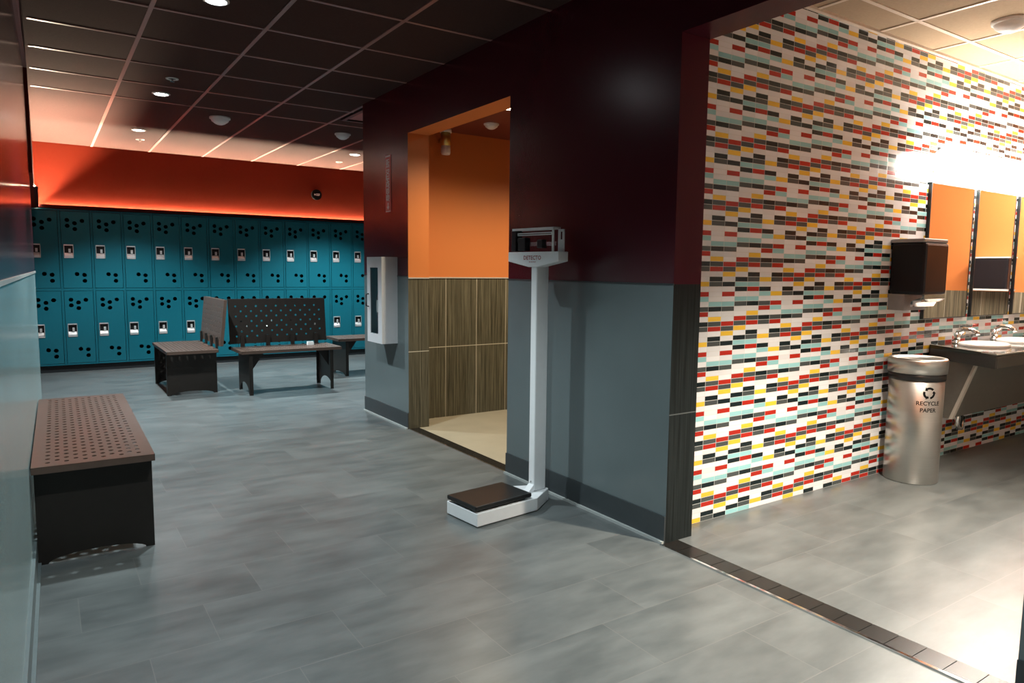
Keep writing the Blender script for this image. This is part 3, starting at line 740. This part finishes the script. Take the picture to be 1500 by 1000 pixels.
# sloping under-counter panel with its pale end edge
b = nb(); prism(b, [(0, za), (-0.33, za), (-0.205, 0.345), (0, 0.345)], 'x', -0.055, -0.035); obj('side_panel', b, M['panelgrey'], t)
b = nb(); prism(b, [(-0.33, za), (-0.345, za), (-0.225, 0.345), (-0.205, 0.345)], 'x', -0.06, -0.028); o = obj('panel_edge', b, M['paneledge'], t); o['label'] = 'pale slanting panel edge'
b = nb(); prism(b, [(-0.30, za), (-0.31, za), (-0.20, 0.345), (0, 0.345), (0, 0.355), (-0.19, 0.355)], 'x', -0.035, 2.09); obj('sloping_panel', b, M['panelgrey'], t)
# basins and taps
def basin(label, x):
    t = thing('washbasin', label, 'basin', (x, WY-0.235, zt+0.0005), 0, 'white washbasins in the counter')
    b = nb()
    prof = [(1.0, 0.0), (1.0, 0.012), (0.95, 0.020), (0.86, 0.014), (0.80, 0.008), (0.55, 0.004), (0.0, 0.003)]
    rings = []
    for (r, z) in prof:
        rings.append([b.verts.new((0.185*r*math.cos(2*PI*k/40), 0.14*r*math.sin(2*PI*k/40), z)) for k in range(40)] if r else [b.verts.new((0, 0, z))])
    for A, B in zip(rings, rings[1:]):
        for k in range(40):
            q = (A[k], A[(k+1) % 40], B[(k+1) % 40], B[k]) if len(B) > 1 else (A[k], A[(k+1) % 40], B[0])
            b.faces.new(q).smooth = True
    obj('bowl', b, M['porcelain'], t)
    b = nb(); cyl(b, (0, 0, 0.003), 0.02, 0.003, 'z', 20); obj('drain', b, M['chrome'], t)
def tap(label, x):
    t = thing('tap', label, 'tap', (x, WY-0.065, zt), 0, 'chrome taps behind the basins')
    b = nb(); cyl(b, (0, 0, 0), 0.028, 0.012, 'z', 20); cyl(b, (0, 0, 0.012), 0.02, 0.06, 'z', 20); obj('tap_body', b, M['chrome'], t)
    b = nb(); tube(b, [(0, 0, 0.055), (0, -0.01, 0.085), (0, -0.04, 0.10), (0, -0.09, 0.098), (0, -0.125, 0.08), (0, -0.13, 0.065)], [0.018, 0.018, 0.017, 0.015, 0.014, 0.013], 14); obj('spout', b, M['chrome'], t)
    b = nb(); tube(b, [(0.02, 0, 0.05), (0.055, 0, 0.06), (0.075, -0.01, 0.075)], [0.008, 0.007, 0.006], 10); obj('lever', b, M['chrome'], t)
for x, w_ in ((5.20, 'nearest the towel dispenser'), (5.77, 'below the second mirror'), (6.33, 'below the third mirror')):
    basin('white oval washbasin %s' % w_, x); tap('chrome tap over the basin %s' % w_, x)
# towel dispenser
t = thing('towel_dispenser', 'large black paper towel dispenser on the mosaic wall above the steel bin', 'dispenser', (4.395, WY, 1.15))
b = nb(); box(b, 0, 0.285, -0.215, -0.004, 0.0, 0.315); bd = obj('cover', b, M['smoke'], t, 0.018)
b = nb(); box(b, 0.002, 0.283, -0.205, 0.0, 0.315, 0.338); obj('top_cap', b, M['greyplastic'], t, 0.006)
b = nb(); box(b, 0.01, 0.275, -0.10, 0.0, -0.10, 0.0); obj('back_plate', b, M['greyplastic'], t)
b = nb(); prism(b, [(-0.215, 0.0), (-0.215, -0.025), (-0.19, -0.045), (-0.165, -0.05), (-0.15, -0.075), (-0.135, -0.075), (-0.14, -0.04), (-0.17, -0.028), (-0.198, -0.016), (-0.205, 0.0)], 'x', 0.015, 0.27); obj('chute_lip', b, M['chrome'], t)
# bin
t = thing('recycling_bin', 'round brushed steel recycling bin on the floor under the towel dispenser', 'bin', (4.475, 2.188, 0))
b = nb(); lathe(b, [(0.0, 0.0), (0.148, 0.0), (0.152, 0.006), (0.152, 0.640), (0.146, 0.645), (0.0, 0.645)], seg=64); obj('body', b, M['brushed'], t)
b = nb(); lathe(b, [(0.150, 0.630), (0.158, 0.634), (0.158, 0.675), (0.150, 0.680)], seg=64); obj('liner_band', b, M['black'], t)
b = nb(); lathe(b, [(0.150, 0.672), (0.163, 0.675), (0.165, 0.752), (0.160, 0.762), (0.148, 0.766), (0.135, 0.760), (0.105, 0.735), (0.098, 0.70)], seg=64); obj('lid', b, M['brushed'], t)
b = nb(); cyl(b, (0, 0, 0.69), 0.10, 0.004, 'z', 40); o = obj('opening', b, M['black'], t)
# printing wrapped on the body, facing between camera and counter
ang0 = math.radians(-126); RR = 0.1526
def onbin(u, w): a = ang0 + u/RR; return (RR*math.cos(a), RR*math.sin(a), w)
b = nb()
for k in range(3):
    a = 2*PI*k/3 + PI/2
    def rot(p, a=a): return (p[0]*math.cos(a)-p[1]*math.sin(a), p[0]*math.sin(a)+p[1]*math.cos(a))
    # one chasing arrow: bent band plus a head
    band = []
    for s in range(9):
        th = math.radians(-48 + 78*s/8); band.append((math.cos(th), math.sin(th)))
    ro, rin = 0.036, 0.023
    vo = [b.verts.new(onbin(*(lambda q: (q[0]*ro, 0.565+q[1]*ro))(rot(p)))) for p in band]
    vi = [b.verts.new(onbin(*(lambda q: (q[0]*rin, 0.565+q[1]*rin))(rot(p)))) for p in band]
    for s in range(8): b.faces.new((vo[s], vo[s+1], vi[s+1], vi[s]))
    th = math.radians(30); th2 = math.radians(58)
    tri = [(math.cos(th)*0.043, math.sin(th)*0.043), (math.cos(th2)*0.0295, math.sin(th2)*0.0295), (math.cos(th)*0.016, math.sin(th)*0.016)]
    b.faces.new([b.verts.new(onbin(*(lambda q: (q[0], 0.565+q[1]))(rot(p)))) for p in tri])
text_into(b, 'RECYCLE', 0.034, lambda u, w: onbin(u, 0.502+w), 0.0006)
text_into(b, 'PAPER', 0.034, lambda u, w: onbin(u, 0.460+w), 0.0006)
o = obj('printed_symbol', b, M['print'], t, fixn=False); o['label'] = 'black recycling symbol and lettering'
# waste pipe under the counter and dispenser on the side wall seen in the mirror
t = thing('waste_trap', 'black and chrome waste trap below the counter against the mosaic wall', 'pipe', (5.32, WY-0.05, 0.2))
b = nb(); tube(b, [(0, 0, 0.16), (0, 0, 0.03), (0.015, -0.005, 0.0), (0.04, -0.01, -0.005), (0.065, -0.005, 0.02), (0.07, 0, 0.07), (0.07, 0.045, 0.085)], 0.017, 14); obj('bent_pipe', b, M['chrome'], t)
b = nb(); cyl(b, (0, 0, 0.10), 0.024, 0.03, 'z', 18); cyl(b, (0.07, 0.028, 0.085), 0.032, 0.02, 'y', 20); obj('collar', b, M['black'], t)
t = thing('wall_dispenser', 'dark box fitting on the orange side wall, seen in the third mirror', 'dispenser', (7.0, 1.87, 1.14))
b = nb(); box(b, -0.16, 0, -0.15, 0.15, 0.015, 0.28); obj('cover', b, M['smoke'], t, 0.012)
b = nb(); box(b, -0.165, 0, -0.155, 0.155, 0, 0.015); box(b, -0.165, 0, -0.155, 0.155, 0.28, 0.292); obj('edge_band', b, M['white'], t)

# ------------------------------------------------------------------ lamps
def spot(name, loc, W, col, size=120, blend=0.6, r=0.05, aim=(0, 0, -1)):
    l = bpy.data.lights.new(name, 'SPOT'); l.energy = W; l.color = col; l.spot_size = math.radians(size); l.spot_blend = blend; l.shadow_soft_size = r
    o = bpy.data.objects.new(name, l); C.objects.link(o); o.location = loc
    o.rotation_euler = Vector(aim).to_track_quat('-Z', 'Y').to_euler(); return o
COOL = (0.84, 0.97, 1.0)
for (x, y, w) in ((0.84, -0.8, 80), (0.84, 1.70, 175), (0.84, 4.124, 265), (0.886, 6.552, 400), (0.911, 8.399, 380), (3.31, 8.513, 500), (3.31, 6.6, 110)):
    spot('downlight_lamp', (x, y, 2.655), w, COOL, 112, 0.5)
spot('downlight_lamp', (2.81, 4.257, 2.385), 110, (1.0, 0.84, 0.60), 150, 0.8)
spot('downlight_lamp', (3.9, 4.257, 2.385), 110, (1.0, 0.84, 0.60), 150, 0.8)
spot('downlight_lamp', (3.15, 0.75, 2.63), 1000, (1.0, 0.89, 0.74), 100, 0.7)
spot('downlight_lamp', (5.2, 0.9, 2.63), 35, (1.0, 0.90, 0.78), 130, 0.7)

w = bpy.data.worlds.new('world'); S.world = w; w.use_nodes = True
w.node_tree.nodes['Background'].inputs[0].default_value = (0.01, 0.01, 0.012, 1); w.node_tree.nodes['Background'].inputs[1].default_value = 0.3
S.view_settings.view_transform = 'Standard'; S.view_settings.look = 'None'; S.view_settings.exposure = 0.0; S.view_settings.gamma = 1.0
S.view_settings.use_curve_mapping = False
